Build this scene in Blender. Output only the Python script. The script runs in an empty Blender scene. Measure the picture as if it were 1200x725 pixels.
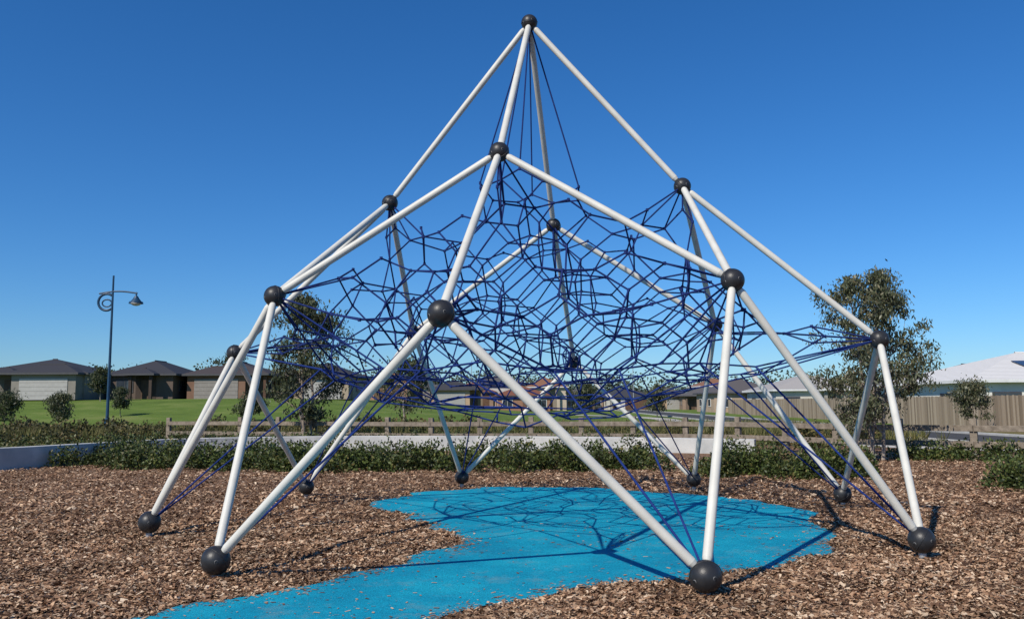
import bpy, bmesh, math, random
import numpy as np
from mathutils import Matrix, Vector
random.seed(7)
SC=bpy.context.scene
COL=SC.collection
pi=math.pi

# ------------------------------------------------------------------ helpers
def link(ob,parent=None):
    COL.objects.link(ob)
    if parent is not None: ob.parent=parent
    return ob
def empty(name,loc=(0,0,0),rz=0.0):
    e=bpy.data.objects.new(name,None); e.location=loc; e.rotation_euler=(0,0,rz)
    e.empty_display_size=0.3
    return link(e)
def mesh_np(name,V,F,mat,parent=None,smooth=False):
    V=np.asarray(V,dtype=np.float32); F=np.asarray(F,dtype=np.int32)
    me=bpy.data.meshes.new(name)
    n=F.shape[1]
    me.vertices.add(len(V)); me.vertices.foreach_set('co',V.ravel())
    me.loops.add(F.size); me.loops.foreach_set('vertex_index',F.ravel())
    me.polygons.add(len(F)); me.polygons.foreach_set('loop_start',np.arange(0,F.size,n,dtype=np.int32))
    me.polygons.foreach_set('loop_total',np.full(len(F),n,dtype=np.int32))
    me.polygons.foreach_set('use_smooth',np.full(len(F),smooth,dtype=bool))
    me.update(calc_edges=True); me.validate()
    if mat: me.materials.append(mat)
    return link(bpy.data.objects.new(name,me),parent)
def mesh_py(name,V,F,mat,parent=None,smooth=False):
    me=bpy.data.meshes.new(name); me.from_pydata(V,[],F); me.update()
    if smooth:
        for p in me.polygons: p.use_smooth=True
    if mat: me.materials.append(mat)
    return link(bpy.data.objects.new(name,me),parent)
def seg_geo(P0,P1,R0,R1,sides):
    P0=np.asarray(P0,float);P1=np.asarray(P1,float)
    R0=np.broadcast_to(np.asarray(R0,float),(len(P0),));R1=np.broadcast_to(np.asarray(R1,float),(len(P0),))
    D=P1-P0; L=np.linalg.norm(D,axis=1,keepdims=True); D=D/np.maximum(L,1e-9)
    up=np.where(np.abs(D[:,2:3])>0.9,np.array([[1.,0,0]]),np.array([[0,0,1.]]))
    A=np.cross(D,up);A/=np.linalg.norm(A,axis=1,keepdims=True);B=np.cross(D,A)
    t=np.arange(sides)*2*pi/sides
    ring=A[:,None,:]*np.cos(t)[None,:,None]+B[:,None,:]*np.sin(t)[None,:,None]
    V=np.concatenate([P0[:,None,:]+ring*R0[:,None,None],P1[:,None,:]+ring*R1[:,None,None]],axis=1)
    n=len(P0); base=(np.arange(n)*2*sides)[:,None]
    i=np.arange(sides)[None,:]; j=(np.arange(sides)+1)[None,:]%sides
    F=np.stack([base+i,base+sides+i,base+sides+j,base+j],axis=2).reshape(-1,4)
    return V.reshape(-1,3),F
def tubes(name,P0,P1,R0,R1,sides,mat,parent=None):
    V,F=seg_geo(P0,P1,R0,R1,sides)
    return mesh_np(name,V,F,mat,parent,True)
def quads(name,C,U,W,mat,parent=None,diamond=False):
    if diamond: V=np.stack([C-U,C-W,C+U,C+W],axis=1)
    else: V=np.stack([C-U-W,C+U-W,C+U+W,C-U+W],axis=1)
    F=np.arange(len(C)*4).reshape(-1,4)
    return mesh_np(name,V.reshape(-1,3),F,mat,parent)
class Boxes:
    def __init__(s): s.V=[];s.F=[]
    def box(s,x0,x1,y0,y1,z0,z1,M=None):
        b=len(s.V)
        for z in (z0,z1):
            for x,y in ((x0,y0),(x1,y0),(x1,y1),(x0,y1)):
                v=Vector((x,y,z)); s.V.append(tuple(M@v) if M else tuple(v))
        s.F+=[(b,b+3,b+2,b+1),(b+4,b+5,b+6,b+7),(b,b+1,b+5,b+4),(b+1,b+2,b+6,b+5),(b+2,b+3,b+7,b+6),(b+3,b,b+4,b+7)]
    def make(s,name,mat,parent=None,bevel=0):
        o=mesh_py(name,s.V,s.F,mat,parent)
        if bevel:
            m=o.modifiers.new('bevel','BEVEL');m.width=bevel;m.segments=2
        return o
def sphere(name,c,r,mat,parent=None,sc=(1,1,1),seg=28,rings=16):
    bm=bmesh.new(); bmesh.ops.create_uvsphere(bm,u_segments=seg,v_segments=rings,radius=r)
    for f in bm.faces: f.smooth=True
    me=bpy.data.meshes.new(name); bm.to_mesh(me); bm.free(); me.materials.append(mat)
    o=bpy.data.objects.new(name,me);o.location=c;o.scale=sc
    return link(o,parent)
def ss(a,b,x):
    t=np.clip((x-a)/(b-a),0,1); return t*t*(3-2*t)
def terr(x,y):
    x=np.asarray(x,float);y=np.asarray(y,float)
    return 2.3*ss(52,92,y)*ss(6,-26,x)
def tz(x,y): return float(terr(x,y))

# ------------------------------------------------------------------ materials
def newmat(name):
    m=bpy.data.materials.new(name);m.use_nodes=True
    nt=m.node_tree;b=nt.nodes['Principled BSDF'];return m,nt,b
def ramp(nt,stops):
    r=nt.nodes.new('ShaderNodeValToRGB');e=r.color_ramp.elements
    while len(e)<len(stops): e.new(0.5)
    for k,(p,c) in enumerate(stops): e[k].position=p;e[k].color=(*c,1)
    return r
def noise(nt,scale,detail=4,coord='Object',rough=0.6):
    tc=nt.nodes.new('ShaderNodeTexCoord');n=nt.nodes.new('ShaderNodeTexNoise')
    n.inputs['Scale'].default_value=scale;n.inputs['Detail'].default_value=detail;n.inputs['Roughness'].default_value=rough
    nt.links.new(tc.outputs[coord],n.inputs['Vector']);return n
def bump(nt,b,src,strength,dist=0.01):
    bp=nt.nodes.new('ShaderNodeBump');bp.inputs['Strength'].default_value=strength;bp.inputs['Distance'].default_value=dist
    nt.links.new(src,bp.inputs['Height']);nt.links.new(bp.outputs[0],b.inputs['Normal'])
def mat_noise(name,c0,c1,scale=3,rough=0.7,bs=0.2,bscale=60,spec=0.4,metal=0,lo=0.3,hi=0.7,bdist=0.01):
    m,nt,b=newmat(name);n=noise(nt,scale);r=ramp(nt,[(lo,c0),(hi,c1)])
    nt.links.new(n.outputs['Fac'],r.inputs[0]);nt.links.new(r.outputs[0],b.inputs['Base Color'])
    b.inputs['Roughness'].default_value=rough;b.inputs['Specular IOR Level'].default_value=spec;b.inputs['Metallic'].default_value=metal
    if bs:
        n2=noise(nt,bscale,3);bump(nt,b,n2.outputs['Fac'],bs,bdist)
    return m
def mat_island(name,stops,rough=0.7,spec=0.3,trans=0.0,patch=0.0,pscale=.8):
    m,nt,b=newmat(name);g=nt.nodes.new('ShaderNodeNewGeometry');r=ramp(nt,stops)
    nt.links.new(g.outputs['Random Per Island'],r.inputs[0])
    out=r.outputs[0]
    if patch:
        n=noise(nt,pscale,5);r2=ramp(nt,[(.35,(1-patch,)*3),(.62,(1,)*3)]);nt.links.new(n.outputs['Fac'],r2.inputs[0])
        mx=nt.nodes.new('ShaderNodeMixRGB');mx.blend_type='MULTIPLY';mx.inputs[0].default_value=1
        nt.links.new(out,mx.inputs[1]);nt.links.new(r2.outputs[0],mx.inputs[2]);out=mx.outputs[0]
    nt.links.new(out,b.inputs['Base Color'])
    b.inputs['Roughness'].default_value=rough;b.inputs['Specular IOR Level'].default_value=spec
    if trans:
        t=nt.nodes.new('ShaderNodeBsdfTranslucent');mx=nt.nodes.new('ShaderNodeMixShader');mx.inputs[0].default_value=trans
        nt.links.new(out,t.inputs[0]);nt.links.new(b.outputs[0],mx.inputs[1]);nt.links.new(t.outputs[0],mx.inputs[2])
        nt.links.new(mx.outputs[0],nt.nodes['Material Output'].inputs[0])
    return m
M_tube=mat_noise('powder_coat_white',(.51,.50,.45),(.61,.60,.54),3.5,0.5,0.08,120,0.35)
M_ball=mat_noise('ball_black_plastic',(.014,.015,.017),(.030,.030,.032),8,0.42,0.12,90,0.4)
M_cap=mat_noise('cap_grey',(.10,.10,.10),(.14,.14,.14),8,0.5,0)
M_steel=mat_noise('galvanised_steel',(.35,.36,.37),(.5,.5,.5),14,0.45,0.05,80,0.5,0.6)
M_rope=mat_noise('rope_navy',(.010,.020,.085),(.018,.036,.16),5,0.85,0.5,220,0.12)
M_rope2=mat_noise('rope_blue',(.010,.024,.11),(.018,.042,.20),5,0.85,0.5,220,0.12)
M_chip=mat_island('bark_chip',[(0,(.050,.027,.017)),(.22,(.175,.094,.054)),(.52,(.34,.198,.116)),(.8,(.52,.34,.21)),(1,(.72,.56,.40))],0.85,0.2,0,.42,.9)
M_bark=mat_noise('gum_bark',(.16,.12,.09),(.36,.31,.26),6,0.85,0.5,30,0.2,bdist=0.03)
M_gum=mat_island('gum_leaves',[(0,(.045,.055,.026)),(.5,(.10,.115,.055)),(.85,(.165,.17,.09)),(1,(.22,.18,.10))],0.45,0.4,0.22,.3,1.2)
M_gum2=mat_island('gum_leaves_dark',[(0,(.028,.040,.018)),(.6,(.070,.088,.038)),(1,(.14,.14,.065))],0.5,0.35,0.15,.3,1)
M_hedge=mat_island('shrub_leaves',[(0,(.022,.035,.010)),(.5,(.070,.100,.024)),(.85,(.13,.165,.04)),(1,(.21,.17,.06))],0.5,0.35,0.15,.5,1.1)
M_scrub=mat_island('scrub_leaves',[(0,(.03,.035,.014)),(.5,(.095,.095,.034)),(.85,(.18,.155,.055)),(1,(.22,.13,.06))],0.6,0.3,0.15,.4,.5)
M_tuft=mat_island('native_grass_blades',[(0,(.06,.075,.02)),(.5,(.14,.145,.045)),(1,(.30,.25,.11))],0.7,0.2,0.2,.3,.4)
M_far=mat_island('distant_foliage',[(0,(.040,.053,.036)),(1,(.090,.105,.075))],0.8,0.1)
M_conc=mat_noise('concrete_wall',(.36,.37,.36),(.58,.57,.54),1.3,0.85,0.25,40,0.2)
M_timber=mat_noise('weathered_timber',(.13,.105,.08),(.28,.235,.185),7,0.9,0.4,50,0.15)
M_kerb=mat_noise('kerb_concrete',(.36,.36,.34),(.48,.47,.45),3,0.9,0.2,60,0.2)
M_asph=mat_noise('asphalt',(.045,.045,.047),(.075,.074,.072),4,0.9,0.4,150,0.2)
M_path=mat_noise('footpath_concrete',(.38,.36,.32),(.52,.49,.44),3,0.9,0.2,80,0.2)
M_glass=mat_noise('window_glass',(.02,.03,.04),(.05,.06,.08),1,0.08,0,spec=0.8)
M_whitetrim=mat_noise('white_trim',(.62,.62,.60),(.72,.72,.70),3,0.6,0)
M_pole=mat_noise('pole_blue_paint',(.012,.045,.09),(.02,.06,.12),3,0.4,0)

# blue rubber: wet-pour granules, faded and scuffed patches, bark dust
m,nt,b=newmat('blue_rubber');M_blue=m
n=noise(nt,.9,8,rough=.7);r=ramp(nt,[(.30,(.003,.22,.37)),(.5,(.004,.31,.47)),(.70,(.012,.41,.56))])
nt.links.new(n.outputs['Fac'],r.inputs[0])
n2=noise(nt,75,3,rough=.8);r2=ramp(nt,[(.36,(.45,.45,.45)),(.58,(1.05,1.05,1.05))]);nt.links.new(n2.outputs['Fac'],r2.inputs[0])
mx=nt.nodes.new('ShaderNodeMixRGB');mx.blend_type='MULTIPLY';mx.inputs[0].default_value=.75
nt.links.new(r.outputs[0],mx.inputs[1]);nt.links.new(r2.outputs[0],mx.inputs[2])
n3=noise(nt,2.0,10,rough=.8);r3=ramp(nt,[(.53,(0,0,0)),(.66,(1,1,1))]);nt.links.new(n3.outputs['Fac'],r3.inputs[0])
mx2=nt.nodes.new('ShaderNodeMixRGB');mx2.inputs[2].default_value=(.14,.27,.30,1)
ml=nt.nodes.new('ShaderNodeMath');ml.operation='MULTIPLY';ml.inputs[1].default_value=.5
nt.links.new(r3.outputs[0],ml.inputs[0]);nt.links.new(ml.outputs[0],mx2.inputs[0]);nt.links.new(mx.outputs[0],mx2.inputs[1])
nt.links.new(mx2.outputs[0],b.inputs['Base Color']);b.inputs['Roughness'].default_value=.9;b.inputs['Specular IOR Level'].default_value=.15
bump(nt,b,n2.outputs['Fac'],.8,.014)

# ground: mulch near, dry planting soil, then mown grass
m,nt,b=newmat('ground_mulch_and_grass');M_ground=m
tc=nt.nodes.new('ShaderNodeTexCoord')
sep=nt.nodes.new('ShaderNodeSeparateXYZ');nt.links.new(tc.outputs['Object'],sep.inputs[0])
vor=nt.nodes.new('ShaderNodeTexVoronoi');vor.inputs['Scale'].default_value=38;nt.links.new(tc.outputs['Object'],vor.inputs['Vector'])
sepc=nt.nodes.new('ShaderNodeSeparateColor');nt.links.new(vor.outputs['Color'],sepc.inputs[0])
rm=ramp(nt,[(0,(.05,.028,.018)),(.4,(.14,.08,.05)),(.75,(.25,.15,.09)),(1,(.40,.27,.18))]);nt.links.new(sepc.outputs[0],rm.inputs[0])
nb=noise(nt,.22,7,rough=.7)
rg=ramp(nt,[(.3,(.075,.115,.024)),(.5,(.105,.160,.030)),(.62,(.15,.19,.05)),(.78,(.22,.20,.085))]);nt.links.new(nb.outputs['Fac'],rg.inputs[0])
rgd=ramp(nt,[(.3,(.10,.10,.035)),(.55,(.17,.14,.06)),(.8,(.13,.15,.04))])
nd=noise(nt,1.1,6);nt.links.new(nd.outputs['Fac'],rgd.inputs[0])
def yfac(y0,y1,wob):
    a=nt.nodes.new('ShaderNodeMath');a.operation='MULTIPLY_ADD';a.inputs[1].default_value=wob
    nt.links.new(nd.outputs['Fac'],a.inputs[0]);nt.links.new(sep.outputs['Y'],a.inputs[2])
    mr=nt.nodes.new('ShaderNodeMapRange');mr.inputs['From Min'].default_value=y0;mr.inputs['From Max'].default_value=y1
    nt.links.new(a.outputs[0],mr.inputs['Value']);return mr.outputs[0]
m1=nt.nodes.new('ShaderNodeMixRGB');nt.links.new(yfac(31.5,32.5,2),m1.inputs[0]);nt.links.new(rm.outputs[0],m1.inputs[1]);nt.links.new(rgd.outputs[0],m1.inputs[2])
m2=nt.nodes.new('ShaderNodeMixRGB');nt.links.new(yfac(49,52,5),m2.inputs[0]);nt.links.new(m1.outputs[0],m2.inputs[1]);nt.links.new(rg.outputs[0],m2.inputs[2])
nt.links.new(m2.outputs[0],b.inputs['Base Color']);b.inputs['Roughness'].default_value=.95;b.inputs['Specular IOR Level'].default_value=.1
bump(nt,b,vor.outputs['Distance'],.6,.02)

# ------------------------------------------------------------------ ground
xs=np.unique(np.concatenate([np.linspace(-900,-80,12),np.arange(-80,80,3.),np.linspace(80,900,12)]))
ys=np.unique(np.concatenate([np.linspace(-200,0,6),np.arange(0,130,3.),np.linspace(130,2500,14)]))
X,Y=np.meshgrid(xs,ys);Z=terr(X,Y)
V=np.stack([X,Y,Z],axis=2).reshape(-1,3);nx=len(xs)
i,j=np.meshgrid(np.arange(len(xs)-1),np.arange(len(ys)-1));k=(j*nx+i).ravel()
mesh_np('ground',V,np.stack([k,k+1,k+nx+1,k+nx],axis=1),M_ground,None,True)

# blue rubber surface outline (world metres)
BL=[(-2.92,6.57),(-2.3,7.2),(-1.75,7.75),(-1.35,8.4),(-1.1,8.7),(-.85,9.5),(-.62,9.9),(-.72,10.6),(-1.0,10.9),(-1.15,11.5),(-1.5,12.0),(-1.4,12.5),(-2.0,12.9),(-2.3,13.6),(-2.1,14.4),(-1.75,14.8),(-1.7,15.5),(-.9,15.9),(-.35,16.35),(.6,16.1),(1.54,16.0),(2.3,15.3),(2.92,14.9),(3.7,14.1),(4.0,13.4),(4.25,12.4),(3.95,11.3),(3.9,10.6),(3.6,9.8),(3.35,9.05),(2.77,8.6),(2.4,8.25),(1.98,8.12),(1.43,7.74),(1.05,7.72),(.73,7.58),(.3,7.18),(-.28,6.74),(-.75,6.28),(-1.7,5.3),(-3.6,5.0),(-4.2,5.6)]
def catmull(P,n=8):
    out=[];N=len(P);P=[np.array(p) for p in P]
    for a in range(N):
        p0,p1,p2,p3=P[a-1],P[a],P[(a+1)%N],P[(a+2)%N]
        for t in np.arange(n)/n:
            out.append(.5*((2*p1)+(-p0+p2)*t+(2*p0-5*p1+4*p2-p3)*t*t+(-p0+3*p1-3*p2+p3)*t**3))
    return np.array(out)
rng=np.random.default_rng(3)
bp=catmull(BL,7)
mid_=rng.normal(0,.045,(len(bp),2));mid_=(mid_+np.roll(mid_,1,0)+np.roll(mid_,-1,0))/1.8
bp=bp+mid_+rng.normal(0,.012,bp.shape)
nb_=len(bp)
V=[(x,y,.018) for x,y in bp]+[(x,y,-.02) for x,y in bp]
F=[tuple(range(nb_))[::-1]]+[(a,(a+1)%nb_,nb_+(a+1)%nb_,nb_+a) for a in range(nb_)]
o=mesh_py('rubber_safety_surface',V,F,M_blue)
bm=bmesh.new();bm.from_mesh(o.data);bmesh.ops.recalc_face_normals(bm,faces=bm.faces);bm.to_mesh(o.data);bm.free()
def inpoly(px,py,P):
    c=np.zeros(len(px),bool);n=len(P);jj=n-1
    for ii in range(n):
        xi,yi=P[ii];xj,yj=P[jj]
        cond=((yi>py)!=(yj>py))&(px<(xj-xi)*(py-yi)/(yj-yi+1e-12)+xi)
        c^=cond;jj=ii
    return c
def edged(px,py):
    d=np.full(len(px),9.)
    for q in bp[::2]: d=np.minimum(d,(px-q[0])**2+(py-q[1])**2)
    return np.sqrt(d)
# bark mulch chips
def chips(n,y0,y1,smin,smax,seed):
    g=np.random.default_rng(seed)
    y=y0+(y1-y0)*g.random(n)**1.25
    x=(g.random(n)*2-1)*(y*.66+1.2)
    ins=inpoly(x,y,bp)
    de=edged(x,y)
    cl_=.5+.5*np.sin(x*2.1+1.3*np.sin(y*1.7))*np.sin(y*1.3+x)
    keep=(~ins)|(g.random(n)<.004+.018*cl_**2+.5*np.exp(-de/.09))
    x,y,ins=x[keep],y[keep],ins[keep];n=len(x)
    hum=.012*(np.sin(x*3.1+y*1.3)+np.sin(y*4.3-x*2.2)+1.6)*np.clip(edged(x,y)/.5,0,1)
    z=np.where(ins,.023,.004+g.random(n)*.024+hum)
    a=g.random(n)*2*pi;t=g.normal(0,.32,n)*np.where(ins,.2,1)
    L=(smin+(smax-smin)*g.random(n)**2.5)*.5*np.where(ins,.8,1);W=L*(.2+.4*g.random(n))
    U=np.stack([np.cos(a)*np.cos(t),np.sin(a)*np.cos(t),np.sin(t)],1)*L[:,None]
    t2=g.normal(0,.4,n)*np.where(ins,.2,1)
    Wv=np.stack([-np.sin(a)*np.cos(t2),np.cos(a)*np.cos(t2),np.sin(t2)],1)*W[:,None]
    return np.stack([x,y,z],1),U,Wv
parts=[chips(360000,5.2,11.5,.014,.065,1),chips(220000,9.5,24,.025,.08,2)]
C,U,W=[np.concatenate([p[q] for p in parts]) for q in range(3)]
quads('bark_mulch',C,U,W,M_chip)

# ------------------------------------------------------------------ climbing net pyramid
cx,cy,th=.2817,11.681,-1.7705
H,hb,rb,hc1,rc1,hc2,rc2,hf,rf,al=7.0756,4.5272,2.1035,2.3735,4.5208,2.8484,3.6367,.2,4.8594,.4634
def P(r,a,z): return np.array((cx+r*math.cos(a),cy+r*math.sin(a),z))
dirs=[th+k*pi/2 for k in range(4)]
A=P(0,0,H);Bn=[P(rb,a,hb) for a in dirs];Co=[P(rc1,a,hc1) for a in dirs];Cs=[P(rc2,a+pi/4,hc2) for a in dirs]
FL=[P(rf,a-al,hf) for a in dirs];FR=[P(rf,a+al,hf) for a in dirs]
rootE=empty('rope_climbing_pyramid',(0,0,0))
T=[]
for k in range(4):
    T+=[(A,Bn[k]),(Bn[k],Co[k]),(Bn[k],Cs[k]),(Bn[k],Cs[k-1]),(Co[k],FL[k]),(Co[k],FR[k]),(Cs[k],FR[k]),(Cs[k],FL[(k+1)%4])]
P0=[];P1=[];R0=[];R1=[];c0=[];c1=[]
R=.0425
for p,q in T:
    d=(q-p)/np.linalg.norm(q-p);br=.118
    a=p+d*(br-.01);bq=q-d*(br-.01)
    a2=a+d*.05;b2=bq-d*.05
    P0+=[a,a2,b2];P1+=[a2,b2,bq];R0+=[.030,R,R];R1+=[R,R,.030]
    c0+=[a-d*.02,bq+d*.02];c1+=[a+d*.012,bq-d*.012]
tubes('steel_tubes',P0,P1,R0,R1,20,M_tube,rootE)
tubes('tube_collars',c0,c1,.036,.036,16,M_ball,rootE)
cen=np.array((cx,cy,2.5))
for nm,L_,r in (('apex_ball',[A],.118),('upper_ball',Bn,.118),('corner_ball',Co+Cs,.123),('foot_ball',FL+FR,.132)):
    for c in L_:
        sphere(nm,c,r,M_ball,rootE)
        d=Vector(c-cen).normalized()
        d=(d+Vector((random.uniform(-.3,.3),random.uniform(-.3,.3),random.uniform(-.3,.3)))).normalized()
        rot=d.to_track_quat('Z','Y').to_matrix()
        ring=[np.array(Vector(c)+rot@Vector((math.cos(t)*(r+.0005),math.sin(t)*(r+.0005),0))) for t in np.linspace(0,2*pi,29)]
        tubes('seam',ring[:-1],ring[1:],.0045,.0045,6,M_ball,rootE)
        for dd in (Vector((.35,-.93,.05)).normalized(),Vector((-.8,-.55,-.2)).normalized()):
            cc=Vector(c)+dd*(r-.004)
            tubes('bolt_cap',[np.array(cc)],[np.array(cc+dd*.006)],.019,.013,14,M_cap,rootE)
posts0=[p*np.array((1,1,0))+np.array((0,0,-.05)) for p in FL+FR];posts1=[p-np.array((0,0,.08)) for p in FL+FR]
tubes('footing_posts',posts0,posts1,.038,.038,16,M_steel,rootE)

# net --------------------------------------------------------------
Nt=np.array((cx,cy,5.30))
tri=[]
for k in range(4):
    k1=(k+1)%4
    tri+=[(Nt,Bn[k],Bn[k1]),(Bn[k],Cs[k],Bn[k1]),(Bn[k],Co[k],Cs[k]),(Bn[k],Cs[k-1],Co[k])]
def ztop(x,y):
    for a,b_,c in tri:
        d=(b_[0]-a[0])*(c[1]-a[1])-(c[0]-a[0])*(b_[1]-a[1])
        u=((x-a[0])*(c[1]-a[1])-(c[0]-a[0])*(y-a[1]))/d
        v=((b_[0]-a[0])*(y-a[1])-(x-a[0])*(b_[1]-a[1]))/d
        if u>=-1e-6 and v>=-1e-6 and u+v<=1+1e-6: return a[2]+u*(b_[2]-a[2])+v*(c[2]-a[2])
    return None
s=.35
g=np.random.default_rng(12)
pts={};rng_i=range(-16,17)
ct,st=math.cos(th),math.sin(th)
for a in rng_i:
    for b_ in rng_i:
        for c in range(-9,10):
            m4=sorted((a%4,b_%4,c%4))
            if m4 not in ([0,1,2],[0,2,3]): continue
            lx,ly,lz=a*s,b_*s,c*s*.98+3.2
            x=cx+lx*ct-ly*st;y=cy+lx*st+ly*ct
            rr=math.hypot(x-cx,y-cy)
            zt=ztop(cx+(x-cx)*1.06,cy+(y-cy)*1.06)
            if zt is None: continue
            if lz>zt-.06 or lz<1.42+.055*rr*rr: continue
            pts[(a,b_,c)]=np.array((x,y,lz))+g.normal(0,.075,3)
keys=list(pts);idx={k:i for i,k in enumerate(keys)}
E=set()
offs=[(1,1,0),(1,-1,0),(1,0,1),(1,0,-1),(0,1,1),(0,1,-1)]
for k in keys:
    for o_ in offs:
        q=(k[0]+o_[0],k[1]+o_[1],k[2]+o_[2])
        if q in idx: E.add((idx[k],idx[q]))
PV=[pts[k] for k in keys]
def degree(E,n):
    d=[0]*n
    for a,b_ in E:d[a]+=1;d[b_]+=1
    return d
for _ in range(6):
    d=degree(E,len(PV));E2={e for e in E if d[e[0]]>1 and d[e[1]]>1}
    if len(E2)==len(E): break
    E=E2
d=degree(E,len(PV));live=[i for i in range(len(PV)) if d[i]>0]
fixed=set()
def anchor(pos,n):
    ii=len(PV);PV.append(np.array(pos));fixed.add(ii)
    c=sorted(live,key=lambda i:np.linalg.norm(PV[i]-pos))
    for i in c[:n]: E.add((ii,i))
for p in Bn: anchor(p,5)
for p in Co: anchor(p,5)
for p in Cs: anchor(p,4)
def relax(PVa,Ea,mask,n,w):
    for _ in range(n):
        S=np.zeros_like(PVa);D=np.zeros(len(PVa))
        np.add.at(S,Ea[:,0],PVa[Ea[:,1]]);np.add.at(S,Ea[:,1],PVa[Ea[:,0]])
        np.add.at(D,Ea[:,0],1);np.add.at(D,Ea[:,1],1)
        tgt=S/np.maximum(D,1)[:,None]
        PVa=PVa+(tgt-PVa)*(w*mask*(D>0))[:,None]
    return PVa
PVa=np.array(PV);Ea=np.array(sorted(E))
mask=np.ones(len(PVa));mask[list(fixed)]=0
PVa=relax(PVa,Ea,mask,3,.3)
r0=PVa[Ea[:,0]];r1=PVa[Ea[:,1]]
top=sorted(live,key=lambda i:-PVa[i][2]+.25*math.hypot(PVa[i][0]-cx,PVa[i][1]-cy))[:5]
r0=np.concatenate([r0,[A]*len(top)]);r1=np.concatenate([r1,PVa[top]])
tubes('net_ropes',r0,r1,.0115,.0115,6,M_rope,rootE)
lv=PVa[live];tubes('rope_clamps',lv-np.array((0,0,.018)),lv+np.array((0,0,.018)),.020,.020,6,M_rope,rootE)
# lower web, a shallow bowl
W0=[];W1=[]
nr=24;rings=[.5,1.15,1.95,2.8]
jit={}
def wp(r,k):
    k%=nr
    if (r,k) not in jit: jit[(r,k)]=(g.normal(0,.05),g.normal(0,.05),g.normal(0,.05))
    j0,j1,j2=jit[(r,k)]
    a=th+k*2*pi/nr+j0*.8/max(r,.8);w=1+.08*math.cos(4*(a-th)) if r>1 else 1
    return P(r*w+j1,a,1.40+.078*r*r+j2)
for a,r in enumerate(rings):
    step=3 if r<.6 else 2 if r<1.5 else 1
    for k in range(0,nr,step): W0.append(wp(r,k));W1.append(wp(r,k+step))
    if a+1<len(rings):
        st2=3 if r<.6 else 2
        for k in range(0,nr,st2):
            W0.append(wp(r,k));W1.append(wp(rings[a+1],k if rings[a+1]>1.5 else (k//2)*2))
for k in range(4):
    for dk in (-1,0,1):
        W0.append(wp(2.8,(k*6+dk)%nr));W1.append(Co[k])
        W0.append(wp(2.8,(k*6+3+dk)%nr));W1.append(Cs[k])
    for dk in (-2,-1): W0.append(wp(2.8,(k*6+dk)%nr));W1.append(FL[k])
    for dk in (1,2): W0.append(wp(2.8,(k*6+dk)%nr));W1.append(FR[k])
lvz=sorted(live,key=lambda i:PVa[i][2]-.078*((PVa[i][0]-cx)**2+(PVa[i][1]-cy)**2))[:46]
allw=np.array([wp(r,k) for r in rings for k in range(0,nr,2)])
for i in lvz[::2]:
    jn=int(np.argmin(np.linalg.norm(allw-PVa[i],axis=1)));W0.append(allw[jn]);W1.append(PVa[i])
tubes('lower_web_ropes',W0,W1,.0115,.0115,6,M_rope2,rootE)

# ------------------------------------------------------------------ trees
def make_tree(name,x,y,h,w,seed,nleaf,leaf,base=.25,stems=1,mat=M_gum,clump=.10,droop=1.0,lw=.16):
    g=np.random.default_rng(seed);z0=tz(x,y)
    e=empty(name,(x,y,z0))
    S0=[];S1=[];Q0=[];Q1=[];cl=[]
    def crad(t):
        return (w/2)*max(.15,math.sin(pi*min(1,max(0,t*.86+.12)))**.7)
    for s_ in range(stems):
        p=np.array((g.normal(0,.06*stems),g.normal(0,.06*stems),-.05));n=9
        lean=g.normal(0,.10*stems**.5,2)*w/h if stems>1 else g.normal(0,.02,2)
        r=h*.017/stems**.4
        prev=p
        for a in range(n):
            t=(a+1)/n
            q=np.array((p[0]+lean[0]*h*t+g.normal(0,.02*h*.3),p[1]+lean[1]*h*t+g.normal(0,.02*h*.3),h*.95*t))
            ra=r*(1-.9*a/n);rb_=r*(1-.9*(a+1)/n)
            S0.append(prev);S1.append(q);Q0.append(ra);Q1.append(rb_)
            if t>base:
                ct_=(t-base)/(1-base)
                for _ in range(int(g.integers(2,5))):
                    az=g.random()*2*pi;f=g.random();o_=prev+(q-prev)*f
                    L=crad(ct_)*(.55+.5*g.random())
                    up=.25+.5*g.random()
                    mid=o_+np.array((math.cos(az)*L*.5,math.sin(az)*L*.5,L*up*.55))
                    end=o_+np.array((math.cos(az+g.normal(0,.3))*L,math.sin(az+g.normal(0,.3))*L,L*up))
                    end[2]=min(end[2],h*1.0)
                    S0+=[o_,mid];S1+=[mid,end];Q0+=[rb_*.5,rb_*.3];Q1+=[rb_*.3,.004]
                    for _k in range(3):
                        e2=mid+(end-mid)*g.random()+g.normal(0,.16*L,3)
                        S0.append(mid);S1.append(e2);Q0.append(rb_*.2+.003);Q1.append(.003);cl.append(e2)
                    cl.append(end);cl.append(mid+(end-mid)*.5)
            prev=q
        cl.append(prev)
    tubes('trunk_and_branches',S0,S1,Q0,Q1,8,M_bark,e)
    cl=np.array(cl);wts=g.random(len(cl))**1.5+.15;wts/=wts.sum()
    ci=g.choice(len(cl),nleaf,p=wts)
    sz=(clump*w*(.6+.8*g.random(len(cl))))[ci]
    C=cl[ci]+g.normal(0,1,(nleaf,3))*sz[:,None]*np.array((.75,.75,.6))
    low=C[:,2]<h*base*.75
    C[low,2]=h*base*.75+np.abs(g.normal(0,.12,low.sum()))
    U=g.normal(0,.6,(nleaf,3));U[:,2]-=droop*1.0;U/=np.linalg.norm(U,axis=1,keepdims=True)
    N=g.normal(0,1,(nleaf,3));Wv=np.cross(U,N);Wv/=np.linalg.norm(Wv,axis=1,keepdims=True)
    L=leaf*(.6+.8*g.random(nleaf))
    quads('foliage',C,U*L[:,None]*.5,Wv*L[:,None]*lw,mat,e,True)
    return e
make_tree('eucalyptus_tree',9.45,22.6,5.15,3.1,33,17000,.12,.12,3,M_gum,.055)
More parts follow.
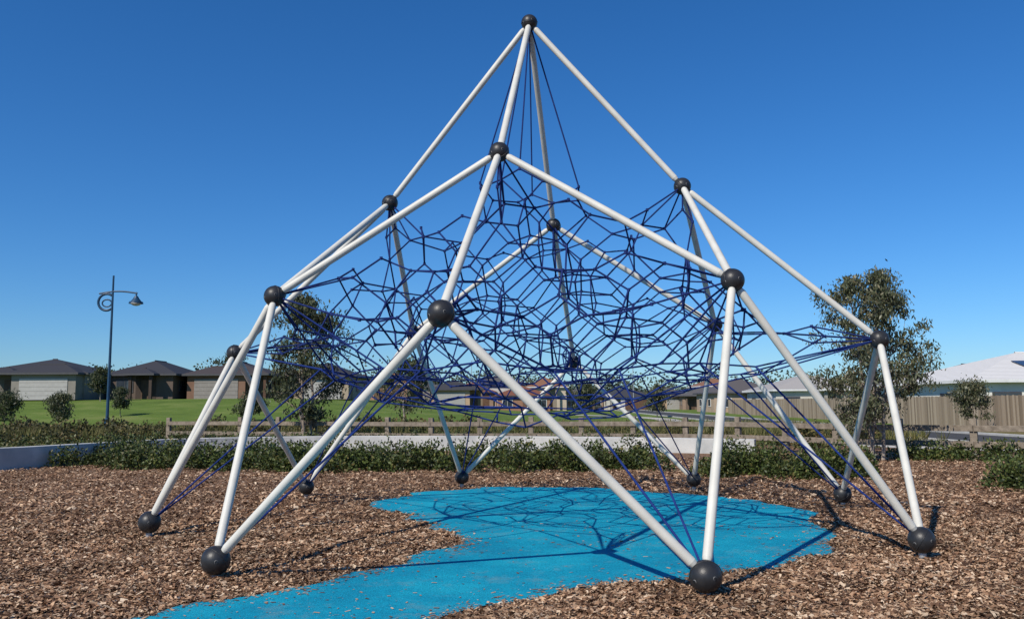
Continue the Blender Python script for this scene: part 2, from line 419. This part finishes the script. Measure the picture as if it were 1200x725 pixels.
make_tree('eucalyptus_tree',-8.2,34,6.2,3.4,5,11000,.17,.22,3,M_gum2,.062)
make_tree('eucalyptus_tree',-6.6,52,4.4,4.0,9,4000,.22,.3,1,M_gum2,.08)
make_tree('street_tree',-36.0,60,2.3,2.4,12,4000,.18,.2,1,M_gum2,.12)
make_tree('street_tree',-31.0,58,2.4,1.9,13,4000,.18,.25,1,M_gum,.12)
make_tree('street_tree',-31.5,68,2.2,1.6,14,3000,.18,.3,1,M_gum2,.12)
make_tree('street_tree',24.0,44,2.5,2.1,15,4500,.16,.3,1,M_gum,.11)
make_tree('street_tree',-19.5,63,1.9,2.0,16,3000,.2,.15,1,M_gum2,.12)
make_tree('street_tree',-41,84,3.4,2.2,17,3000,.25,.3,1,M_gum2,.12)
make_tree('street_tree',-33,100,5.5,3.2,18,3000,.35,.4,1,M_gum2,.12)
make_tree('street_tree',8,95,3.6,3.2,19,3000,.35,.3,1,M_gum2,.12)
make_tree('street_tree',15,88,3.2,2.6,20,3000,.35,.3,1,M_gum,.12)

# ------------------------------------------------------------------ hedges / groundcover
def resample(path,step):
    path=[np.array(p,float) for p in path];out=[];
    for a,b_ in zip(path[:-1],path[1:]):
        L=np.linalg.norm(b_-a);n=max(1,int(round(L/step)))
        for k in range(n): out.append(a+(b_-a)*k/n)
    out.append(path[-1]);return out
def hedge(name,path,width,height,n,leaf,seed,mat=M_hedge,dens=1.0,rad0=.28):
    g=np.random.default_rng(seed);cp=resample(path,.35*rad0/.28);cc=[]
    for p in cp:
        wob=.25*width*math.sin(p[0]*1.1+seed)
        for _ in range(max(1,int(width/(1.5*rad0)*dens))):
            if g.random()>dens: continue
            hh=height*(.35+.8*g.random())
            cc.append((p[0]+g.normal(0,.12),p[1]+(g.random()-.5)*(width+wob)+wob*.2,hh,rad0*(.8+1.1*g.random())))
    cc=np.array(cc);ci=g.integers(0,len(cc),n)
    v=g.normal(0,1,(n,3));v[:,2]=np.abs(v[:,2]);v/=np.linalg.norm(v,axis=1,keepdims=True)
    rad=(.72+.45*g.random(n)**1.5)[:,None]
    C=np.stack([cc[ci,0],cc[ci,1],np.zeros(n)],1)+v*rad*np.stack([cc[ci,3],cc[ci,3],cc[ci,2]],1)
    C[:,2]+=terr(C[:,0],C[:,1])+.01
    U=v+g.normal(0,.8,(n,3));U/=np.linalg.norm(U,axis=1,keepdims=True)
    Wv=np.cross(U,g.normal(0,1,(n,3)));Wv/=np.linalg.norm(Wv,axis=1,keepdims=True)
    L=leaf*(.6+.8*g.random(n))
    return quads(name,C,U*L[:,None]*.5,Wv*L[:,None]*.28,mat,None,True)
hedge('groundcover_shrub',[(-12.0,24),(-9,22.6),(-5,21.4),(-1,21.1),(3.4,21)],2.8,.64,68000,.08,1,M_hedge,.9)
hedge('groundcover_shrub',[(4.4,18.9),(5.6,18.4),(7.3,18.1)],1.5,.68,20000,.07,2)
hedge('groundcover_shrub',[(8.8,15.0),(10.5,15.4),(14,16)],1.5,.78,20000,.065,3)
hedge('groundcover_shrub',[(-24,27.5),(-13.6,29.5),(-11.5,32),(-6,33),(0,32),(5,30.3)],2.2,.6,34000,.09,4)
hedge('groundcover_shrub',[(10.8,23.4),(14,21.6),(18,20)],1.4,.5,16000,.08,5)
hedge('native_scrub',[(-40,42),(-30,44),(-20,43),(-10,43),(-2,41)],5.5,.95,28000,.16,6,M_scrub,.5,.5)
hedge('native_scrub',[(-32,33),(-22,35),(-14,39),(-6,38),(4,36),(12,29)],3.0,.75,28000,.12,7,M_scrub,.5,.38)
# native tufts
g=np.random.default_rng(40);n=56000
nt_=3200;tx=-36+g.random(nt_)*52;ty=31+g.random(nt_)**1.2*20
k=(ty>35-.25*(tx+8));tx,ty=tx[k],ty[k]
ci=g.integers(0,len(tx),n);a=g.random(n)*2*pi;t=.2+.55*g.random(n);L=(.3+.5*g.random(n))
d=np.stack([np.cos(a)*np.sin(t),np.sin(a)*np.sin(t),np.cos(t)],1)
C=np.stack([tx[ci]+g.normal(0,.08,n),ty[ci]+g.normal(0,.08,n),terr(tx[ci],ty[ci])],1)+d*L[:,None]*.5
Wv=np.stack([-np.sin(a),np.cos(a),0*a],1)*.014
quads('native_grass',C,d*L[:,None]*.5,Wv,M_tuft,None,True)

# ------------------------------------------------------------------ low concrete wall
def ribbon_wall(name,path,thick,h0,mat,z=0):
    pts_=np.array(path,float);n=len(pts_)
    tan=np.gradient(pts_,axis=0);tan/=np.linalg.norm(tan,axis=1,keepdims=True);nrm=np.stack([-tan[:,1],tan[:,0]],1)
    V=[]
    for a in range(n):
        h=h0[a] if hasattr(h0,'__len__') else h0
        zz=tz(*pts_[a])
        l=pts_[a]+nrm[a]*thick/2;r=pts_[a]-nrm[a]*thick/2
        V+=[(l[0],l[1],zz-.05),(l[0],l[1],zz+h),(r[0],r[1],zz+h),(r[0],r[1],zz-.05)]
    F=[]
    for a in range(n-1):
        b0=a*4
        for q in range(4): F.append((b0+q,b0+(q+1)%4,b0+4+(q+1)%4,b0+4+q))
    F+=[(3,2,1,0),(n*4-4,n*4-3,n*4-2,n*4-1)]
    o=mesh_py(name,V,F,mat)
    bm=bmesh.new();bm.from_mesh(o.data);bmesh.ops.recalc_face_normals(bm,faces=bm.faces);bm.to_mesh(o.data);bm.free()
    m_=o.modifiers.new('bevel','BEVEL');m_.width=.015;m_.segments=2;m_.limit_method='ANGLE'
    return o
def smooth_path(P_,n=8):
    P_=[np.array(p,float) for p in P_];Q=[P_[0]*2-P_[1]]+P_+[P_[-1]*2-P_[-2]];out=[]
    for a in range(1,len(Q)-2):
        p0,p1,p2,p3=Q[a-1:a+3]
        for t in np.arange(n)/n: out.append(.5*((2*p1)+(-p0+p2)*t+(2*p0-5*p1+4*p2-p3)*t*t+(-p0+3*p1-3*p2+p3)*t**3))
    out.append(P_[-1]);return np.array(out)
wpth=smooth_path([(-16,17.5),(-14.2,19.5),(-12.8,21.5),(-11.9,24.5),(-10.6,27.6),(-7,29.4),(-2,29.2),(3,28),(7.4,26)])
ribbon_wall('concrete_retaining_wall',wpth,.32,list(np.linspace(.62,.45,len(wpth))),M_conc)

# timber post and rail fence
fe=empty('timber_rail_fence')
fp=smooth_path([(-15,37),(-8.8,34.7),(-3.4,31.8),(2,30.9),(7.05,28.8),(9.8,25.0),(12.3,22.7),(15.2,20.9),(19,19.4)],10)
L=[0]
for a in range(1,len(fp)): L.append(L[-1]+np.linalg.norm(fp[a]-fp[a-1]))
np_=int(L[-1]/1.75);posts=[(np.interp(d_,L,fp[:,0]),np.interp(d_,L,fp[:,1])) for d_ in np.linspace(0,L[-1],np_)]
bx=Boxes();br_=Boxes()
for a,(x,y) in enumerate(posts):
    q=posts[min(a+1,len(posts)-1)];p_=posts[max(a-1,0)]
    ang=math.atan2(q[1]-p_[1],q[0]-p_[0]);M=Matrix.Translation((x,y,0))@Matrix.Rotation(ang+random.uniform(-.05,.05),4,'Z')@Matrix.Rotation(random.uniform(-.015,.015),4,'Y')
    bx.box(-.09,.09,-.06,.08,-.1,1.08+random.uniform(-.03,.03),M)
    if a+1<len(posts):
        ln=math.hypot(q[0]-x,q[1]-y);an=math.atan2(q[1]-y,q[0]-x)
        M=Matrix.Translation((x,y,0))@Matrix.Rotation(an,4,'Z')
        for z in (.84,.42): br_.box(.0,ln-.004,-.112,-.071,z-.08,z+.08,M)
bx.make('posts',M_timber,fe,.008);br_.make('rails',M_timber,fe,.006)

# paths and road
def strip(name,path,wd,z,mat):
    p=smooth_path(path,8);tan=np.gradient(p,axis=0);tan/=np.linalg.norm(tan,axis=1,keepdims=True);nr_=np.stack([-tan[:,1],tan[:,0]],1)
    V=[];
    for a in range(len(p)):
        for s_ in (-1,1):
            q=p[a]+nr_[a]*wd/2*s_;V.append((q[0],q[1],tz(q[0],q[1])+z))
    F=[(2*a,2*a+2,2*a+3,2*a+1) for a in range(len(p)-1)]
    return mesh_py(name,V,F,mat)
strip('footpath',[(-3,47),(4,46),(9,40),(13,30),(20,24)],1.6,.01,M_path)
strip('road',[(20,22),(19,34),(18.5,50),(19,80),(21,130),(24,190)],5.0,.016,M_asph)
for off in (-2.6,2.6):
    ribbon_wall('road_kerb',smooth_path([(20+off,22),(19+off,34),(18.5+off,50),(19+off,80),(21+off,130),(24+off,190)],6),.15,.12,M_kerb)
strip('footpath',[(2,66),(7,63),(12,60),(15.5,54)],2.2,.01,M_path)
strip('footpath',[(8,110),(12,95),(14,80),(12,62)],2.0,.025,M_path)

# paling fence
m,nt,b=newmat('paling_timber');M_pal=m
r=ramp(nt,[(0,(.17,.13,.09)),(.5,(.27,.21,.15)),(1,(.38,.31,.23))])
g_=nt.nodes.new('ShaderNodeNewGeometry');nt.links.new(g_.outputs['Random Per Island'],r.inputs[0]);nt.links.new(r.outputs[0],b.inputs['Base Color']);b.inputs['Roughness'].default_value=.9
pe=empty('timber_paling_fence');bx=Boxes()
pp=resample([(26,36),(26.2,60),(27.5,84),(28.5,112),(40,150)],.17)
for a,p in enumerate(pp[:-1]):
    an=math.atan2(pp[a+1][1]-p[1],pp[a+1][0]-p[0]);M=Matrix.Translation((p[0],p[1],0))@Matrix.Rotation(an,4,'Z')
    bx.box(.004,.156,-.01,.01+.003*(a%2),0,1.8+.015*((a*7)%3),M)
bx.make('palings',M_pal,pe)
bx=Boxes()
for (x0,y0),(x1,y1) in (((26,36),(26.2,60)),((26.2,60),(27.5,84)),((27.5,84),(28.5,112)),((28.5,112),(40,150))):
    ln=math.hypot(x1-x0,y1-y0);M=Matrix.Translation((x0,y0,0))@Matrix.Rotation(math.atan2(y1-y0,x1-x0),4,'Z')
    for z in (.3,1.5): bx.box(0,ln,-.06,-.014,z-.04,z+.04,M)
bx.make('fence_rails',M_timber,pe)

# ------------------------------------------------------------------ houses
M_gut=mat_noise('gutter_dark',(.05,.05,.055),(.07,.07,.075),3,.6,0)
M_door=mat_noise('door_brown',(.06,.035,.02),(.10,.06,.035),3,.6,0)
GD=[mat_noise('garage_door_paint',(.20,.18,.16),(.25,.23,.21),3,.6,0),mat_noise('garage_door_white',(.34,.33,.31),(.40,.39,.37),3,.6,0),mat_noise('garage_door_timber',(.10,.055,.03),(.15,.085,.05),3,.6,0)]
hcount=[0]
def house(name,x,y,w,d,wh,rh,wallc,roofc,rz=0,hip=True,garage=0,wins=3,solar=False,ov=.5,z=None):
    hcount[0]+=1
    z=tz(x,y)-.05 if z is None else z
    e=empty(name,(x,y,z),rz)
    mw=mat_noise('render_'+name,tuple(c*.85 for c in wallc),tuple(min(1,c*1.1) for c in wallc),.8,.85,.15,30,.2)
    ma=mat_noise('accent_'+name,tuple(c*.45 for c in wallc),tuple(c*.6 for c in wallc),6,.85,.2,30,.2)
    mr,nt,b=newmat('roof_'+name)
    wv=nt.nodes.new('ShaderNodeTexWave');wv.bands_direction='Z';wv.inputs['Scale'].default_value=3.0;wv.inputs['Distortion'].default_value=.6
    tc=nt.nodes.new('ShaderNodeTexCoord');nt.links.new(tc.outputs['Object'],wv.inputs['Vector'])
    rr=ramp(nt,[(0,tuple(c*.75 for c in roofc)),(1,tuple(c*1.15 for c in roofc))]);nt.links.new(wv.outputs['Fac'],rr.inputs[0])
    nt.links.new(rr.outputs[0],b.inputs['Base Color']);b.inputs['Roughness'].default_value=.75;b.inputs['Specular IOR Level'].default_value=.25
    B=Boxes();B.box(-w/2,w/2,-d/2,d/2,0,wh)
    gx=0
    if garage:
        gx=garage*(w/2-3.4);B.box(gx-3.2,gx+3.2,-d/2-1.6,-d/2+.01,0,wh-.004)
    B.make('walls',mw,e)
    pb=Boxes()
    ex=(gx-math.copysign(4.2,garage)) if garage else w*.08
    pb.box(ex-1.1,ex+1.1,-d/2-.03,-d/2+.01,0,wh-.006);pb.make('entry_panel',ma,e)
    pb=Boxes();pb.box(ex-1.25,ex-.95,-d/2-1.5,-d/2-1.2,0,wh);pb.box(ex+.95,ex+1.25,-d/2-1.5,-d/2-1.2,0,wh);pb.make('porch_piers',ma,e)
    def roof(x0,x1,y0,y1,zb,h,nm):
        W_,D_=x1-x0,y1-y0
        if W_>=D_:
            i_=D_/2 if hip else 0
            a=(x0+i_,(y0+y1)/2,zb+h);c=(x1-i_,(y0+y1)/2,zb+h)
            Vv=[(x0,y0,zb),(x1,y0,zb),(x1,y1,zb),(x0,y1,zb),a,c];F=[(0,1,5,4),(1,2,5),(2,3,4,5),(3,0,4),(0,3,2,1)]
        else:
            i_=W_/2 if hip else 0
            a=((x0+x1)/2,y0+i_,zb+h);c=((x0+x1)/2,y1-i_,zb+h)
            Vv=[(x0,y0,zb),(x1,y0,zb),(x1,y1,zb),(x0,y1,zb),a,c];F=[(0,1,4),(1,2,5,4),(2,3,5),(3,0,4,5),(0,3,2,1)]
        mesh_py(nm,Vv,F,mr,e)
        tubes('ridge_cap',[np.array(Vv[4])],[np.array(Vv[5])+np.array((0,1e-3,0))],.09,.09,6,mr,e)
        fb=Boxes();fb.box(x0-.03,x1+.03,y0-.03,y1+.03,zb-.2,zb-.003);fb.make('fascia_gutter',M_whitetrim if roofc[0]>.2 else M_gut,e)
    roof(-w/2-ov,w/2+ov,-d/2-ov,d/2+ov,wh+.2,rh,'roof')
    roof(ex-1.6,ex+1.6,-d/2-1.9,-d/2+1.0,wh+.19,.6,'porch_roof')
    if garage: roof(gx-3.2-ov*.8,gx+3.2+ov*.8,-d/2-1.6-ov,-d/2+2.5,wh+.17,rh*.55,'front_roof')
    fr=Boxes();gl=Boxes()
    slots=[];
    for k in range(wins):
        xk=-w/2+w*(k+.5)/wins
        if garage and abs(xk-gx)<4.1: continue
        if abs(xk-ex)<2.1: continue
        slots.append(xk)
    for xk in slots:
        fr.box(xk-.95,xk+.95,-d/2-.05,-d/2+.02,.75,2.15);gl.box(xk-.85,xk-.03,-d/2-.06,-d/2+.0,.85,2.05);gl.box(xk+.03,xk+.85,-d/2-.06,-d/2,.85,2.05)
        if wh>4: fr.box(xk-.95,xk+.95,-d/2-.05,-d/2+.02,3.1,4.2);gl.box(xk-.85,xk+.85,-d/2-.06,-d/2+.0,3.2,4.1)
    for yk in (-d/4,d/4):
        for sx in (-1,1):
            xa=sx*w/2;fr.box(xa-.05,xa+.05,yk-.8,yk+.8,.9,2.1);gl.box(xa-.06,xa+.06,yk-.7,yk+.7,1.0,2.0)
    fr.make('window_frames',M_whitetrim if hcount[0]%2 else M_gut,e);gl.make('windows',M_glass,e)
    dr=Boxes()
    if garage:
        yy=-d/2-1.6
        for q in range(5): dr.box(gx-2.4,gx+2.4,yy-.05-.002*q,yy+.02,.02+.44*q,.02+.44*q+.42)
        dr.make('garage_door',GD[hcount[0]%3],e)
    dr=Boxes();dr.box(ex-.5,ex+.5,-d/2-.075,-d/2-.032,.02,2.1);dr.make('front_door',M_door,e)
    if solar:
        sp=Boxes()
        run=d/2+ov;ang=math.atan2(rh,run)
        for q in range(4):
            for r_ in range(2):
                M=Matrix.Translation((-3.5+q*1.1,-d/2-ov,wh+.2))@Matrix.Rotation(ang,4,'X')
                sp.box(0,1.04,1.6+r_*1.65,3.2+r_*1.65,.06,.10,M)
        sp.make('solar_panels',M_glass,e)
    return e
dk=(.040,.040,.046)
house('brick_house',-50.5,93,11.5,11,2.6,1.7,(.25,.23,.20),dk,.05,True,1,3)
house('brick_house',-40.5,97,7,10,2.6,1.6,(.12,.09,.075),dk,0,True,0,2)
house('brick_house',-32.0,100,8,11,2.6,1.6,(.19,.11,.075),(.06,.05,.05),0,True,-1,3)
house('brick_house',-23.0,106,8,11,2.6,1.7,(.36,.29,.21),dk,0,True,1,2)
house('brick_house',-68,95,15,12,2.6,1.9,(.30,.26,.22),dk,.05,True,-1,3)
rr_=random.Random(5)
for q in range(22):
    x=-62+q*5.0+rr_.uniform(-1.5,1.5);y=150+rr_.uniform(-12,32)
    if q>13: y+=28
    wc=rr_.choice([(.50,.42,.33),(.32,.18,.12),(.55,.53,.48),(.28,.20,.15),(.45,.32,.21)])
    rc=rr_.choice([(.05,.05,.055),(.18,.075,.045),(.10,.095,.095),(.22,.11,.065)])
    house('brick_house',x,y,rr_.uniform(7.5,9.5),10,rr_.choice([2.7,2.7,2.7,4.8]),rr_.uniform(1.6,2.1),wc,rc,rr_.uniform(-.2,.2),True,rr_.choice([0,1,-1]),3)
house('rendered_house',38.5,62,17,14,2.75,2.1,(.66,.64,.58),(.58,.57,.55),.0,True,0,4,True)
house('brick_house',50,92,15,13,2.9,2.4,(.3,.22,.17),(.04,.04,.045),0,True,0,3)
house('rendered_house',36,104,11,12,2.8,1.9,(.55,.52,.46),(.35,.33,.31),0,True,0,3)
house('brick_house',35,132,10,12,2.8,2.2,(.4,.3,.22),(.10,.09,.09),0,True,0,3)
house('brick_house',49,140,12,12,2.8,2.2,(.45,.4,.33),(.05,.05,.05),0,True,0,3)

# ------------------------------------------------------------------ distant trees
g=np.random.default_rng(77)
ncl=900
cx_=-190+g.random(ncl)*400;cyy=215+g.random(ncl)*110;hh=(4.5+g.random(ncl)**2*7.5);ww=2.5+g.random(ncl)*4
n=110000;ci=g.integers(0,ncl,n);v=g.normal(0,1,(n,3));v/=np.linalg.norm(v,axis=1,keepdims=True);v*=(g.random(n)**.4)[:,None]
C=np.stack([cx_[ci]+v[:,0]*ww[ci],cyy[ci]+v[:,1]*ww[ci],terr(cx_[ci],cyy[ci])+hh[ci]*.55+v[:,2]*hh[ci]*.5],1)
U=g.normal(0,1,(n,3));U/=np.linalg.norm(U,axis=1,keepdims=True);Wv=np.cross(U,g.normal(0,1,(n,3)));Wv/=np.linalg.norm(Wv,axis=1,keepdims=True)
quads('distant_trees',C,U*.45,Wv*.3,M_far,None,True)

# ------------------------------------------------------------------ street lamp
lx,ly=-22.0,46.0
le=empty('street_lamp',(lx,ly,0))
tubes('pole',[(0,0,0),(0,0,.9),(0,0,.95)],[(0,0,.9),(0,0,.95),(0,0,8.75)],[.13,.13,.085],[.13,.085,.05],14,M_pole,le)
arc=[(t,0,7.75+.12*math.sin((t+.75)/2.1*pi)) for t in np.linspace(-.75,1.35,15)]
tubes('arm',arc[:-1],arc[1:],.045,.045,8,M_pole,le)
cr=[(-.32+.46*math.cos(t),0,7.28+.46*math.sin(t)) for t in np.linspace(pi*.3,pi*1.75,18)]
tubes('crescent_bracket',cr[:-1],cr[1:],.07,.07,8,M_pole,le)
cr=[(-.30+.26*math.cos(t),0,7.22+.2*math.sin(t)) for t in np.linspace(0,2*pi,18)]
tubes('arm_ring',cr[:-1],cr[1:],.04,.04,8,M_pole,le)
tubes('luminaire',[(1.3,0,7.82),(1.3,0,7.6),(1.3,0,7.48),(1.3,0,7.28)],[(1.3,0,7.6),(1.3,0,7.48),(1.3,0,7.28),(1.3,0,7.18)],[.03,.09,.15,.36],[.05,.15,.30,.38],20,M_pole,le)
sphere('diffuser',(1.3,0,7.2),.26,M_whitetrim,le,(1,1,.55))
for (x,y,hh_) in ((20,140,8),(-8,165,9),(-32,128,8)):
    l2=empty('street_lamp',(x,y,tz(x,y)))
    tubes('pole',[(0,0,0)],[(0,0,hh_)],.09,.05,8,M_steel,l2)
    tubes('arm',[(0,0,hh_-.05)],[(1.3,0,hh_+.15)],.04,.04,6,M_steel,l2)
    b_=Boxes();b_.box(1.2,1.9,-.14,.14,hh_+.08,hh_+.2);b_.make('lantern',M_steel,l2,.02)

# ------------------------------------------------------------------ sky, sun, camera
el=math.radians(43);shx,shy=.64,.80
sun_dir=Vector((-shx,-shy,0)).normalized()*math.cos(el)+Vector((0,0,math.sin(el)))
w=bpy.data.worlds.new('World');SC.world=w;w.use_nodes=True;nt=w.node_tree
sk=nt.nodes.new('ShaderNodeTexSky');sk.sky_type='NISHITA';sk.sun_disc=False
sk.sun_elevation=el;sk.sun_rotation=math.atan2(sun_dir.x,sun_dir.y)%(2*pi)
sk.air_density=1.0;sk.dust_density=.2;sk.ozone_density=5.0
tint=nt.nodes.new('ShaderNodeMixRGB');tint.blend_type='MULTIPLY';tint.inputs[0].default_value=1;tint.inputs[2].default_value=(.70,.95,1.24,1)
hs=nt.nodes.new('ShaderNodeHueSaturation');hs.inputs['Saturation'].default_value=1.11
nt.links.new(sk.outputs[0],tint.inputs[1]);nt.links.new(tint.outputs[0],hs.inputs['Color'])
bg=nt.nodes['Background'];nt.links.new(hs.outputs[0],bg.inputs[0]);bg.inputs[1].default_value=.095
ld=bpy.data.lights.new('sun','SUN');ld.energy=5.0;ld.angle=math.radians(.5);ld.color=(1,.93,.82)
lo=bpy.data.objects.new('sun',ld);lo.rotation_euler=sun_dir.to_track_quat('Z','Y').to_euler();link(lo)
cd=bpy.data.cameras.new('camera');cam=bpy.data.objects.new('camera',cd);link(cam)
cd.sensor_width=36;cd.lens=986.18/1200*36;cd.clip_end=5000;cd.clip_start=.05
cam.matrix_world=Matrix.Translation((0,0,1.6))@Matrix.Rotation(pi/2+.1106,4,'X')@Matrix.Rotation(-.0073,4,'Z')
SC.camera=cam
SC.view_settings.view_transform='Standard';SC.view_settings.look='None';SC.view_settings.exposure=0;SC.view_settings.gamma=1
